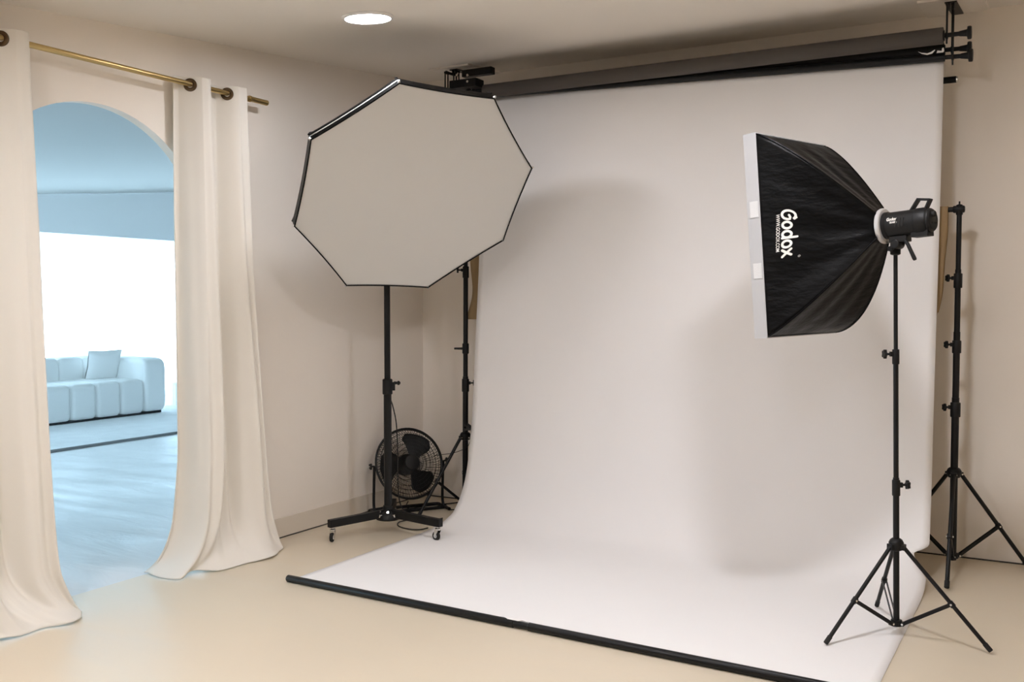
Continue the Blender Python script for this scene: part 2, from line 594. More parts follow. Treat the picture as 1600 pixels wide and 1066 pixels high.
# ================================================================== NEXT ROOM: THINGS
def sheer(y0, y1, label, seed, x0=-11.36):
    rnd = random.Random(seed)
    ph = [rnd.uniform(0, 6.28) for _ in range(4)]
    def f(u, v):
        y = lerp(y0, y1, u)
        w = (math.sin(y * 34 + ph[0]) * .5 + math.sin(y * 21 + ph[1]) * .35 + math.sin(y * 55 + ph[2]) * .2)
        return (x0 + w * .022 * (0.6 + .4 * v), y, lerp(BZ + .02, .012, v))
    o = MB().grid(f, int((y1 - y0) * 60), 6).build('sheer_curtain', 'sheer', loc=(x0, (y0 + y1) / 2, 0), solid=0)
    tag(o, label, 'curtain')
sheer(4.2, 9.05, 'white sheer curtain behind the left and middle of the sofa', 1)
sheer(8.86, 12.6, 'white sheer curtain behind the sofa arm and the fluted table', 2, -11.43)

m = MB()
m.box((-9.38, 6.7, .010), (2.43, 4.9, .018))
rug = tag(m.build('rug', 'rug', loc=(-9.38, 6.7, 0), smooth=False, bevel=.006), 'pale woven rug under the white sofa', 'rug')
MB().box((-8.163, 6.7, .013), (.016, 4.9, .024)).build('shaded_edge', 'rug_edge', rug, smooth=False, bevel=.004)  # dark strip painted as the shaded side of the rug

# sofa: channelled sections
sofa = thing('sofa', (-10.2, 7.1, .02), 'white rounded channel-tufted sofa on the rug in the daylit room', 'sofa')
SZ = .022
ys = [5.87, 6.21, 6.55, 6.90, 7.23, 7.565, 7.90, 8.235]
MB().box((-10.23, 7.05, SZ + .014), (.90, 2.92, .028)).build('plinth', 'dark_base', sofa, smooth=False)
for a, b in zip(ys, ys[1:]):
    w = b - a
    MB().superbox((-10.13, (a + b) / 2, SZ + .222), (.76, w + .018, .425), 9, 14).build('seat_section', 'boucle', sofa, angle=80)
    MB().superbox((-10.56, (a + b) / 2, SZ + .37), (.30, w + .018, .66), 8, 14).build('back_section', 'boucle', sofa, angle=80)
for yc in (8.40, 5.705):
    MB().superbox((-10.22, yc, SZ + .343), (.98, .345, .675), 8, 16).build('arm', 'boucle', sofa, angle=80)
cush = MB()
def cushion_pt(u, v, s):
    a, b = u * 2 - 1, v * 2 - 1
    t = (1 - a ** 4) * (1 - b ** 4)
    pinch = 1 - .07 * (1 - abs(a * b)) 
    p = Vector((s * (.008 + .075 * t ** .6), a * .222 * pinch, b * .200 * pinch))
    p = Matrix.Rotation(math.radians(16), 3, 'Y') @ p
    p = Matrix.Rotation(math.radians(-4), 3, 'Z') @ p
    return Vector((-10.26, 8.05, .605)) + p
for s in (-1, 1):
    cush.grid(lambda u, v: cushion_pt(u, v, s), 14, 14)
tag(cush.build('scatter_cushion', 'boucle', loc=(-10.28, 8.06, .44), angle=70), 'square white cushion leaning on the sofa back beside the arm', 'cushion')

# fluted drum table at the window
m = MB()
NF = 22
def flute(u, v):
    a = 2 * PI * u
    r = .205 + .011 * abs(math.sin(a * NF / 2)) 
    return (-10.32 + r * math.cos(a), 9.43 + r * math.sin(a), .002 + .29 * v)
m.grid(flute, NF * 6, 2, cu=True)
tb = thing('side_table', (-10.32, 9.43, 0), 'white fluted drum side table beside the sofa arm', 'table')
m.build('fluted_body', 'boucle', tb, angle=50)
MB().lathe([(.19, .285), (.222, .288), (.222, .312), (.21, .316)], (-10.32, 9.43, 0), n=40).build('table_top', 'frame_white', tb)

# ================================================================== CEILING LAMPS
NRM = Vector((0, -0.083, 1)).normalized()
def downlight(x, y, label, group=None, mat='lamp'):
    z = ceil_z(y)
    o = thing('ceiling_downlight', (x, y, z), label, 'ceiling light', group)
    dn = -NRM if y > 0 else Vector((0, 0, -1))
    MB().lathe([(.100, -.01), (.126, -.002), (.127, .004), (.122, .010), (.112, .013), (.1085, .009), (.1085, -.01)], (x, y, z), dn, 40).build('trim_ring', 'trim', o)
    MB().lathe([(.108, -.008), (.108, .008)], (x, y, z), dn, 40).build('diffuser', mat, o, angle=20)
downlight(-3.01, 3.91, 'lit round ceiling downlight above the octagonal softbox', mat='lamp_dim')
downlight(-.76, 3.38, 'lit round ceiling downlight in front of the rectangular softbox', mat='lamp_full')
for x, y in ((-3.0, 1.55), (-1.9, 1.35), (-.76, 1.1), (-1.9, .1)):
    downlight(x, y, 'lit round ceiling downlight out of view over the front of the studio', 'downlights over the front of the studio')

# ================================================================== CURTAIN ROD AND CURTAINS
RX, RZ = -3.937, 2.505
rod = thing('curtain_rod', (RX, 3.2, RZ), 'brushed brass curtain rod over the arched doorway', 'curtain rod')
MB().cyl((RX, 1.9, RZ), (RX, 4.06, RZ), .0135, n=20).build('rod_tube', 'brass', rod)
MB().lathe([(.0135, 0), (.0175, .002), (.0175, .012), (.0145, .014), (.0145, .125), (.0155, .127), (.0155, .139), (.013, .142)], (RX, 4.055, RZ), (0, 1, 0), 20).build('finial', 'brass', rod)
for y in (4.035, 2.08):
    b = MB().cyl((XL + .002, y, RZ - .012), (RX - .008, y, RZ - .012), .007, n=12)
    b.lathe([(.026, 0), (.026, .005), (.022, .008)], (XL, y, RZ - .012), (1, 0, 0), 20)
    b.tube([(RX - .018, y, RZ - .006), (RX - .012, y, RZ - .016), (RX, y, RZ - .0185), (RX + .012, y, RZ - .016), (RX + .0185, y, RZ)], .005, 8)
    b.build('bracket', 'brass', rod)

PER = .255
def curtain(ya, yb, yg, hem, y0tab, y1tab, label, ngrom, flip=False):
    """ya..yb along the rod; yg = y of one camera-facing ring; hem = floor polyline"""
    TOP = RZ + .038
    o = thing('curtain', (RX, (ya + yb) / 2, 0), label, 'curtain')
    hs = spline([(p[0], p[1], 0) for p in hem], 12)
    def hempt(u):
        t = u * (len(hs) - 1)
        i = min(int(t), len(hs) - 2)
        return hs[i].lerp(hs[i + 1], t - i)
    def top(u, z):
        y = lerp(ya, yb, u)
        s = math.sin(2 * PI * (y - yg) / PER)
        A = .047 + .024 * (1 - z / TOP)
        w = A * (s * 1.25 if abs(s) < .8 else math.copysign(1.0, s) * (1 + (abs(s) - .8) * .15))
        dn = 1 - z / TOP
        w += (.004 + .016 * dn) * math.sin(2 * PI * y / .093 + .8 * z) + .009 * dn * math.sin(2 * PI * y / .051 + 1.1 * z)
        yy = lerp(interp(y0tab, z), interp(y1tab, z), u)
        yy += .010 * math.sin(u * 15 + z * 1.7) * (1 - z / TOP)
        return Vector((RX + w, yy, z))
    zs = [TOP, TOP - .004] + [lerp(TOP - .02, .5, k / 26) for k in range(27)] + [lerp(.47, .10, k / 12) for k in range(13)] + [lerp(.09, .006, k / 14) for k in range(15)]
    nv = len(zs) - 1
    def f(u, v):
        z = zs[int(round(v * nv))]
        p = top(u, z)
        h = hempt(u)
        b = .10 * (1 - z / TOP) ** 2 * (1 if z < 1.5 else 1) + .90 * math.exp(-max(0, z - .006) / .085) 
        b = min(1.0, b)
        q = p.lerp(h, b)
        fold = .026 * math.sin(u * 26 + 1.0) * math.exp(-z / .22)
        q.x += fold * (1 - .4 * b)
        q.z = z + .012 * max(0, math.sin(u * 19)) * math.exp(-z / .03)
        return q
    MB().grid(f, 190, nv).build('drape', 'curtain', o, angle=80, solid=.0025, merge=False)
    # rings where the cloth crosses the rod
    k0 = math.ceil((ya - yg) / (PER / 2))
    for k in range(k0, k0 + 12):
        y = yg + k * PER / 2
        if y > yb - .03:
            break
        s = 1 if k % 2 == 0 else -1
        slope = .047 * 1.25 * 2 * PI / PER * s
        t = Vector((slope, 1, 0)).normalized()
        nrm = Vector((t.y, -t.x, 0))
        rg = MB()
        ring = []
        x_, y_, z_ = t, Vector((0, 0, 1)), nrm
        prof = [(.0148, -.004), (.0148, .004), (.023, .0075), (.032, .0055), (.0335, .003), (.0335, -.003), (.032, -.0055), (.023, -.0075)]
        def rf(u, v, prof=prof, x_=x_, y_=y_, z_=z_, y=y):
            a = 2 * PI * u
            r, h = prof[int(round(v * len(prof))) % len(prof)]
            return Vector((RX, y, RZ - .004)) + (x_ * math.cos(a) + y_ * math.sin(a)) * r + z_ * h
        rg.grid(rf, 28, len(prof), cu=True)
        rg.build('grommet', 'bronze', o)
    return o
curtain(3.575, 4.0, 3.640,
        [(-4.13, 3.455), (-4.01, 3.43), (-3.88, 3.45), (-3.885, 3.56), (-3.82, 3.67), (-3.77, 3.86), (-3.755, 3.99), (-3.80, 4.13), (-3.87, 4.20)],
        [(0.0, 3.50), (.25, 3.555), (.6, 3.59), (1.4, 3.585), (2.6, 3.575)], [(0, 4.15), (.25, 4.12), (.9, 4.075), (1.6, 4.03), (2.6, 4.0)],
        'cream linen curtain hanging on the right side of the arch', 4)
curtain(2.12, 2.735, 2.612,
        [(-3.93, 2.04), (-3.82, 2.18), (-3.75, 2.33), (-3.79, 2.46), (-3.785, 2.62), (-3.735, 2.74), (-3.80, 2.86), (-3.88, 2.88)],
        [(0, 2.05), (.8, 2.1), (2.6, 2.12)], [(0, 2.83), (.2, 2.785), (.75, 2.772), (1.7, 2.762), (2.6, 2.735)],
        'cream linen curtain cut off by the left edge of the picture', 5)

# ================================================================== BACKDROP SYSTEM
def roll_end(mb, p, d):
    """expander plug: shaft, cone and round knob"""
    mb.lathe([(.011, 0), (.011, .070), (.013, .075), (.017, .105), (.019, .108), (.030, .110), (.032, .114), (.032, .124), (.029, .128)], p, d, 20)

def roller(name, label, L, Rr, rad, mat, tube_r=.026):
    L, Rr = Vector(L), Vector(Rr)
    d = (Rr - L).normalized()
    o = thing(name, tuple((L + Rr) / 2), label, 'paper roll')
    MB().cyl(L, Rr, rad, n=36).build('rolled_paper', mat, o)
    MB().cyl(L - d * .006, Rr + d * .006, min(tube_r, rad * .8), n=24).build('core', 'black', o)
    for p, s in ((Rr, 1), (L, -1)):
        e = MB()
        roll_end(e, p, d * s)
        e.build('expander', 'plastic', o)
    return o
GL, GR = Vector((-3.235, 5.395, 2.716)), Vector((-.577, 5.395, 2.718))
KL, KR = Vector((-3.255, 5.505, 2.752)), Vector((-.585, 5.505, 2.672))
PL, PR = Vector((-3.30, 5.462, 2.712)), Vector((-.575, 5.462, 2.625))
roller('paper_roll', 'thick charcoal grey paper roll, topmost on the ceiling brackets', GL, GR, .0415, 'grey_paper')
roller('paper_roll', 'black paper roll between the grey roll and the white backdrop', KL, KR, .034, 'black_paper')

# the white seamless sheet: vertical drop, sweep, floor run
prof = [(5.486, None), (5.487, 2.2), (5.482, 1.7), (5.455, 1.2), (5.415, .72), (5.378, .48), (5.335, .30), (5.265, .165), (5.175, .075), (5.075, .027), (4.95, .007), (4.75, .0035), (4.4, .003), (4.0, .003), (3.69, .003)]
def sheet_profile(ztop):
    pts = [(0, prof[0][0], ztop)] + [(0, y, z) for y, z in prof[1:]]
    return spline(pts, 10)
NPR = len(sheet_profile(2.7)) - 1
left_x = [(0, -3.372), (.027, -3.359), (.075, -3.341), (1.2, -3.344), (1.7, -3.335), (2.2, -3.313), (2.7, -3.292)]
right_x = [(0, -.578), (.05, -.584), (.3, -.591), (.72, -.595), (1.2, -.594), (2.2, -.586), (2.65, -.582)]
bite_x = [(.050, 0), (.060, .010), (.085, .040), (.110, .052), (.138, .070), (.146, .066), (.152, .050), (.165, .022), (.178, .004), (.185, 0)]
BARL, BARR = Vector((-3.372, 3.706, .0175)), Vector((-.44, 3.588, .0175))
def bar_y(x):
    return lerp(BARL.y, BARR.y, (x - BARL.x) / (BARR.x - BARL.x))
cache = {}
def sheet(u, v):
    xt = lerp(-3.305, -.583, u)
    zt = lerp(PL.z, PR.z, (xt - PL.x) / (PR.x - PL.x)) + .004
    key = round(u, 5)
    if key not in cache:
        cache[key] = sheet_profile(zt)
    p = cache[key][int(round(v * NPR))].copy()
    z = p.z
    xl, xr = interp(left_x, z), interp(right_x, z)
    x = lerp(xl, xr, u)
    # torn bite in the right edge where the sweep reaches the floor
    if p.y > 4.9 and .04 < z < .19:
        x -= interp(bite_x, z) * sstep(.93, 1, u)
    if p.y < 4.5:
        e = bar_y(x) + .004
        p.y = lerp(4.5, e, (4.5 - p.y) / (4.5 - 3.69))
    # slight waviness of hanging paper
    wv = sstep(.2, 1.2, z) * sstep(2.75, 2.2, z)
    return Vector((x, p.y + .006 * math.sin(x * 2.1 + z * 1.1) * wv, p.z))
bd = thing('paper_backdrop', (-1.95, 5.46, 0), 'wide white seamless paper backdrop sweeping down onto the floor', 'backdrop')
MB().grid(sheet, 72, NPR).build('paper_sheet', 'paper', bd, angle=80, solid=.0012, merge=False)
MB().cyl(PL, PR, .0205, n=24).build('hanging_pole', 'black', bd)
for p, s in ((PR, 1), (PL, -1)):
    e = MB()
    roll_end(e, p, (PR - PL).normalized() * s)
    e.build('expander', 'plastic', bd)
# torn white scraps caught on the pole near its right end
def scrap(pts, y):
    mb = MB()
    mb.prism([(x, y + random.uniform(-.002, .002), z) for x, z in pts], (0, .0015, 0))
    return mb
zz = 2.652
scrap([(-.700, zz + .012), (-.682, zz + .004), (-.655, zz - .002), (-.638, zz + .002), (-.622, zz + .012), (-.618, zz + .010), (-.632, zz - .006), (-.655, zz - .010), (-.680, zz - .003)], 5.44).build('torn_scrap', 'torn', bd, smooth=False)
scrap([(-.612, zz - .006), (-.608, zz + .006), (-.588, zz + .002), (-.586, zz + .016), (-.579, zz + .018), (-.576, zz + .002), (-.580, zz - .006)], 5.44).build('torn_scrap', 'torn', bd, smooth=False)
# overlapping paper strip lying along the front bar
def strip(xa, xb, d0, d1, name='front_strip'):
    mb = MB()
    n = 14
    pts_a, pts_b = [], []
    for k in range(n + 1):
        x = lerp(xa, xb, k / n)
        pts_a.append((x, bar_y(x) + .012, .0065))
        pts_b.append((x, bar_y(x) + .012 + lerp(d0, d1, sstep(0, .25, k / n) * sstep(1, .8, k / n)) + random.uniform(-.004, .004), .0050))
    mb.prism(pts_a + pts_b[::-1], (0, 0, .0012))
    return mb
strip(-2.93, -2.02, .006, .062).build('front_strip', 'torn', bd, smooth=False)
strip(-1.90, -1.15, .006, .035).build('front_strip', 'torn', bd, smooth=False)
fx = -2.070
def flap(u, v):
    # a torn tongue of paper folded over the bar
    x = fx + (u - .5) * lerp(.20, .055, v) + .02 * v
    a = lerp(-.35, 1.0, v)
    yb_ = bar_y(x)
    if v < .45:
        t = v / .45
        return (x, yb_ + lerp(.075, .016, t), lerp(.006, .031, t))
    t = (v - .45) / .55
    th = lerp(.6, 2.0, t)
    return (x, yb_ + .0195 * math.cos(th), .0175 + .0195 * math.sin(th))
MB().grid(flap, 6, 12).build('torn_flap', 'torn', bd, angle=70, solid=.0008)

# black bar lying along the front edge of the paper
d = (BARR - BARL).normalized()
mid = BARL + d * ((-2.02 - BARL.x) / d.x)
bar = thing('weight_bar', tuple((BARL + BARR) / 2 - Vector((0, 0, .0175))), 'black two-piece pole lying along the front edge of the white paper', 'pole')
MB().tube([BARL, BARL + d * .004, mid - d * .03, mid - d * .028], [.0145, .0175, .0175, .0150], 20).build('tube_section', 'black', bar)
MB().cyl(mid - d * .03, mid + d * .05, .0145, n=20).build('joint', 'plastic', bar)
MB().tube([mid + d * .045, mid + d * .047, BARR - d * .004, BARR], [.0150, .0175, .0175, .0145], 20).build('tube_section', 'black', bar)

# ceiling brackets that carry the rolls
def bracket(xp, s, label, zg, zk, zp):
    """s = +1: right end (posts left-to-right), -1: left end"""
    zc = ceil_z(5.6)
    o = thing('roll_bracket', (xp, 5.62, zc), label, 'bracket')
    blk = MB()
    ys = (5.40, 5.84)
    blk.prism([(xp - .15, ys[0], ceil_z(ys[0]) + .01), (xp + .15, ys[0], ceil_z(ys[0]) + .01), (xp + .15, ys[1], ceil_z(ys[1]) + .01), (xp - .15, ys[1], ceil_z(ys[1]) + .01)], (0, 0, -.022))
    blk.build('mount_block', 'block', o, smooth=False)
    pl = MB()
    ys = (5.46, 5.82)
    pl.prism([(xp - .028, ys[0], ceil_z(ys[0]) - .012), (xp + .028, ys[0], ceil_z(ys[0]) - .012), (xp + .028, ys[1], ceil_z(ys[1]) - .012), (xp - .028, ys[1], ceil_z(ys[1]) - .012)], (0, 0, -.006))
    pl.build('ceiling_plate', 'black', o, smooth=False)
    # each roll: a flat hanger ending in an open fork
    for x, y, z in ((xp - .008, 5.395, zg), (xp + .006, 5.505, zk), (xp + .014, 5.462, zp)):
        hg = MB()
        ytop = max(y, 5.475)
        zt = ceil_z(ytop) - .015
        if abs(ytop - y) > .01:
            hg.bar((x, ytop, zt), (x, ytop, zt - .03), .006, .022, (0, 1, 0))
            hg.bar((x, ytop + .008, zt - .03), (x, y - .008, zt - .03), .006, .016)
            zt = zt - .03
        hg.bar((x, y - .016, zt), (x, y - .016, z + .01), .006, .007, (0, 1, 0))
        hg.bar((x, y + .016, zt), (x, y + .016, z + .01), .006, .007, (0, 1, 0))
        hg.box((x, y, zt - .006), (.008, .045, .014))
        pts = [(x, y + .0175 * math.cos(a), z + .0175 * math.sin(a)) for a in [math.radians(t) for t in range(150, 391, 20)]]
        hg.tube(pts, .0055, 8)
        hg.bar((x, y, z - .012), (x, y, z - .042), .008, .008, (0, 1, 0))
        hg.build('hanger', 'black', o, smooth=False)
    return o
rb = bracket(-.553, 1, 'black ceiling bracket carrying the right ends of the paper rolls', GR.z, KR.z, PR.z)
lb = bracket(-3.515, -1, 'black ceiling bracket carrying the left ends of the paper rolls', GL.z + .0, KL.z, PL.z)
# left rolls sit further in: saddle bar with clamp bolts between hanger and roll
sb = MB()
sb.box((-3.40, 5.44, 2.785), (.20, .10, .05))
sb.box((-3.33, 5.47, 2.86), (.22, .05, .045))
sb.build('saddle', 'black', lb, smooth=False, bevel=.003)
for x, z in ((-3.44, 2.84), (-3.36, 2.83), (-3.36, 2.79)):
    MB().cyl((x, 5.385, z), (x, 5.395, z), .008, n=12).build('bolt', 'chrome', lb)

# black rail on the back wall, its end sticks out beside the paper
wr = thing('wall_rail', (-1.9, 5.76, 2.57), 'black rail end sticking out behind the top right paper edge', 'rail')
MB().cyl((-3.2, 5.76, 2.57), (-.548, 5.76, 2.57), .0175, n=20).build('rail_tube', 'black', wr)
MB().lathe([(.0165, 0), (.0165, .006), (.012, .010)], (-.548, 5.76, 2.57), (1, 0, 0), 18).build('end_cap', 'chrome', wr)
for x in (-2.9, -1.0):
    b = MB().cyl((x, YB, 2.57), (x, 5.77, 2.57), .009, n=12)
    b.lathe([(.03, 0), (.03, .005), (.026, .008)], (x, YB, 2.57), (0, -1, 0), 20)
    b.build('rail_bracket', 'black', wr)

# ================================================================== STANDS
def star_knob(mb, p, d, r=.017):
    p, d = Vector(p), Vector(d).normalized()
    mb.cyl(p, p + d * .022, .005, n=10)
    x, y, z = basis(d)
    pts = []
    for k in range(20):
        a = 2 * PI * k / 20
        rr = r * (1 + .18 * math.cos(5 * a))
        pts.append(p + d * .020 + (x * math.cos(a) + y * math.sin(a)) * rr)
    mb.prism(pts, d * .012)

def t_handle(mb, p, d, L=.03):
    p, d = Vector(p), Vector(d).normalized()
    mb.cyl(p, p + d * .02, .006, n=10)
    mb.cyl(p + d * .02, p + d * (.02 + L), .0085, .0065, n=12)

def tripod(name, base, top, label, sections, collars, leg_ang, R, zc, zh, leg_r, cat='light stand', foot_pts=None, knobs=()):
    """sections: (z0,z1,radius) ; collars: (z,h,r) ; zc = leg collar height, zh = hub height"""
    base, top = Vector(base), Vector(top)
    o = thing(name, tuple(base), label, cat)
    ax = (top - base)
    def at(z):
        return base + ax * ((z - base.z) / ax.z)
    for z0, z1, r in sections:
        MB().cyl(at(z0), at(z1), r, n=18).build('pole_section', 'black', o)
    for (z, h, r), kd in zip(collars, knobs):
        c = MB()
        c.lathe([(r * .92, 0), (r, .003), (r, h - .003), (r * .92, h)], at(z), ax, 20)
        q = at(z + h * .68)
        dd = Vector(kd).normalized()
        c.bar(q, q + dd * (r + .010), .016, .020)
        co = c.build('clamp_collar', 'plastic', o)
        kb = MB()
        star_knob(kb, q + dd * (r + .006), dd)
        kb.build('knob', 'plastic', co)
    # leg collar and lower hub
    rc = sections[0][2]
    c = MB().lathe([(rc + .004, -.030), (rc + .010, -.028), (rc + .016, -.012), (rc + .018, .004), (rc + .012, .016), (rc + .004, .022)], at(zc), ax, 20)
    h = MB().lathe([(rc + .003, -.014), (rc + .010, -.012), (rc + .010, .012), (rc + .003, .014)], at(zh), ax, 20)
    angs = leg_ang
    for k, a in enumerate(angs):
        dv = Vector((math.cos(a), math.sin(a), 0))
        c.bar(at(zc - .012) + dv * rc, at(zc - .012) + dv * (rc + .024), .030, .022)
        h.bar(at(zh) + dv * rc, at(zh) + dv * (rc + .020), .022, .016)
    co = c.build('leg_collar', 'plastic', o)
    ho = h.build('brace_hub', 'plastic', o)
    for k, a in enumerate(angs):
        dv = Vector((math.cos(a), math.sin(a), 0))
        sv = Vector((-dv.y, dv.x, 0))
        p0 = at(zc - .012) + dv * (rc + .018)
        p1 = Vector((base.x, base.y, base.z)) + dv * R
        p1.z = base.z + leg_r
        lg = MB().cyl(p0, p1, leg_r, n=14)
        lo = lg.build('leg', 'black', o)
        dd = (p1 - p0).normalized()
        MB().tube([p1 - dd * .035, p1 - dd * .002, p1], [leg_r * 1.18, leg_r * 1.18, leg_r * .8], 14).build('foot_cap', 'rubber', lo)
        # flat braces from hub to leg
        t = .56
        q = p0.lerp(p1, t)
        b0 = at(zh) + dv * (rc + .014)
        br = MB()
        for s in (-1, 1):
            br.bar(b0 + sv * s * .008, q + sv * s * .008, .003, .014)
        br.build('brace', 'black', o)
        cl = MB().tube([q - dd * .012, q + dd * .012], leg_r * 1.35, 14)
        cl.build('leg_clip', 'plastic', lo)
        for pp in (q, b0, p0):
            MB().cyl(pp - sv * (leg_r * 1.5 + .001), pp + sv * (leg_r * 1.5 + .001), .0045, n=10).build('rivet', 'chrome', o)
    return o, at

# ---- stand of the rectangular softbox
SB, ST = Vector((-.607, 4.358, .003)), Vector((-.640, 4.395, 1.64))
ang = [math.atan2(4.074 - 4.358, -.836 + .607), math.atan2(4.301 - 4.358, -.242 + .607), math.atan2(4.695 - 4.358, -.739 + .607)]
rgt = Vector((.87, .49, 0))
tripod('light_stand', SB, ST, 'slim black tripod stand under the rectangular softbox', [(.045, .66, .0125), (.60, 1.19, .0105), (1.15, 1.625, .0085)],
       [(.585, .066, .0165), (1.135, .062, .0145)], ang, .366, .385, .052, .0085, knobs=(rgt, -rgt))

# ---- right backdrop stand
RS = Vector((-.507, 5.56, .002))
a0 = math.radians(-88)
tri, at = tripod('backdrop_stand', RS, (RS.x + .003, RS.y, 1.9), 'black backdrop stand at the right edge of the white paper', [(.055, .90, .0185), (.84, 1.24, .0165), (1.16, 1.56, .0145), (1.50, 1.85, .0125)],
       [(.80, .075, .025), (1.130, .065, .022), (1.465, .075, .021)], [a0, a0 + 2 * PI / 3, a0 - 2 * PI / 3], .405, .515, .078, .0105, knobs=(-rgt, -rgt, -rgt))
MB().lathe([(.0135, 0), (.0165, .004), (.0165, .05), (.012, .054), (.004, .056), (.004, .07)], (RS.x + .003, RS.y, 1.838), (0, 0, 1), 18).build('top_adapter', 'plastic', tri)
# ---- left backdrop stand
LS = Vector((-3.470, 5.525, .002))
a1 = math.radians(-116)
tri2, at2 = tripod('backdrop_stand', LS, (LS.x + .01, LS.y, 1.9), 'black backdrop stand at the left edge of the white paper beside the fan', [(.055, .90, .0185), (.84, 1.60, .0155), (1.52, 1.85, .0135)],
       [(.80, .085, .024), (1.55, .075, .021)], [a1, a1 + 2 * PI / 3, a1 - 2 * PI / 3], .355, .510, .078, .0105, knobs=(rgt, -rgt))
MB().lathe([(.0135, 0), (.0165, .004), (.0165, .05), (.012, .054), (.004, .056), (.004, .07)], (LS.x + .01, LS.y, 1.838), (0, 0, 1), 18).build('top_adapter', 'plastic', tri2)
k = MB()
t_handle(k, (LS.x + .006, LS.y, 1.085), -rgt, .055)
k.lathe([(.018, -.035), (.022, -.03), (.022, .03), (.018, .035)], (LS.x + .006, LS.y, 1.085), (0, 0, 1), 18)
k.build('handle_clamp', 'plastic', tri2)

# crossbar between them with the tan cloth over it (both behind the white paper)
cb = thing('crossbar', (-1.99, 5.56, 1.868), 'black crossbar between the two backdrop stands behind the paper', 'crossbar')
MB().cyl((-3.486, 5.545, 1.868), (-.478, 5.56, 1.868), .0135, n=18).build('bar_tube', 'black', cb)
MB().lathe([(.0165, 0), (.0185, .003), (.0185, .05), (.0165, .053)], (-.505 - .028, 5.56, 1.868), (1, 0, 0), 18).build('end_sleeve', 'plastic', cb)
def tan(u, v):
    x = lerp(-3.435, -.556, u)
    s = v * 1.18 - .56          # arclength over the bar, front side positive
    if abs(s) < .03:
        a = s / .0185
        y, z = 5.553 - .0185 * math.sin(max(-PI / 2, min(PI / 2, a))), 1.868 + .0185 * math.cos(max(-PI / 2, min(PI / 2, a)))
    else:
        y, z = 5.553 - math.copysign(.0185, s), 1.868 - (abs(s) - .03)
    low = sstep(1.8, 1.2, z)
    x += low * lerp(.0, -.045, u) + low * .012 * math.sin(z * 14)
    if u < .04:
        x += low * .03 * math.sin(z * 9)
    return (x, y + .007 * math.sin(x * 16) * low * (1 if s > 0 else -1) + (.012 * low if s < 0 else 0), z)
tag(MB().grid(tan, 90, 60).build('tan_cloth', 'tan', loc=(-1.98, 5.555, 1.3), solid=.002, merge=False), 'tan cloth over the crossbar, showing beside the paper edges', 'cloth')

# ---- rolling stand of the octagonal softbox
WS = Vector((-3.572, 4.812, 0))
wst = thing('rolling_stand', tuple(WS), 'black rolling light stand with three casters under the octagonal softbox', 'light stand')
MB().cyl((WS.x, WS.y, .11), (WS.x, WS.y, .90), .0235, n=20).build('pole_section', 'black', wst)
MB().cyl((WS.x, WS.y, .85), (WS.x, WS.y, 2.19), .0185, n=20).build('pole_section', 'black', wst)
c = MB().lathe([(.024, 0), (.030, .004), (.030, .090), (.024, .095)], (WS.x, WS.y, .835), (0, 0, 1), 22)
c.bar(Vector((WS.x, WS.y, .885)), Vector((WS.x, WS.y, .885)) + rgt * .045, .020, .05)
co = c.build('clamp_collar', 'plastic', wst)
k = MB()
q = Vector((WS.x, WS.y, .905)) + rgt * .04
k.cyl(q, q + rgt * .022, .010, .007, n=12)
k.lathe([(.007, 0), (.013, .004), (.013, .012), (.005, .02)], q + rgt * .018, rgt, 14)
k.build('knob', 'plastic', co)
hub = MB()
hub.lathe([(.030, 0), (.072, .002), (.076, .010), (.070, .035), (.048, .055), (.032, .062), (.029, .085)], (WS.x, WS.y, .078), (0, 0, 1), 28)
hub.build('hub', 'plastic', wst)
wheels = [Vector((-3.71, 4.467, 0)), Vector((-3.193, 4.776, 0)), Vector((-3.752, 5.112, 0))]
for w in wheels:
    dv = (w - WS).normalized()
    sv = Vector((-dv.y, dv.x, 0))
    a, b = WS + dv * .03 + Vector((0, 0, .118)), WS + dv * ((w - WS).length + .025) + Vector((0, 0, .106))
    arm = MB().bar(a, b, .036, .046).build('base_arm', 'black', wst, smooth=False, bevel=.003)
    MB().bar(b - dv * .001, b + dv * .004, .034, .044).build('end_cap', 'plastic', arm, smooth=False)
    wc = w + dv * .005
    st = MB()
    st.cyl(wc + Vector((0, 0, .062)), wc + Vector((0, 0, .086)), .008, n=12)
    st.lathe([(.014, 0), (.017, .003), (.017, .010), (.012, .013)], wc + Vector((0, 0, .062)), (0, 0, 1), 16)
    tr = (Vector((.9, .44, 0))).normalized()
    if w is wheels[1]:
        tr = Vector((.98, -.2, 0)).normalized()
    if w is wheels[0]:
        tr = Vector((-.35, .94, 0)).normalized()
    tx = Vector((-tr.y, tr.x, 0))
    ctr = wc + Vector((0, 0, .027)) - tr * .012
    for s in (-1, 1):
        st.prism([wc + tx * s * .013 + Vector((0, 0, .062)) + tr * .014, wc + tx * s * .013 + Vector((0, 0, .062)) - tr * .014, ctr + tx * s * .013 - tr * .007, ctr + tx * s * .013 - Vector((0, 0, .005)), ctr + tx * s * .013 + tr * .007], tx * s * .002)
    st.cyl(ctr - tx * .016, ctr + tx * .016, .004, n=10)
    cs = st.build('caster', 'chrome', wst)
    MB().lathe([(.020, -.010), (.025, -.008), (.027, -.004), (.027, .004), (.025, .008), (.020, .010)], ctr, tx, 24).build('wheel', 'rubber', cs)
    MB().lathe([(.013, -.0105), (.013, .0105)], ctr, tx, 20).build('wheel_hub', 'ring', cs)
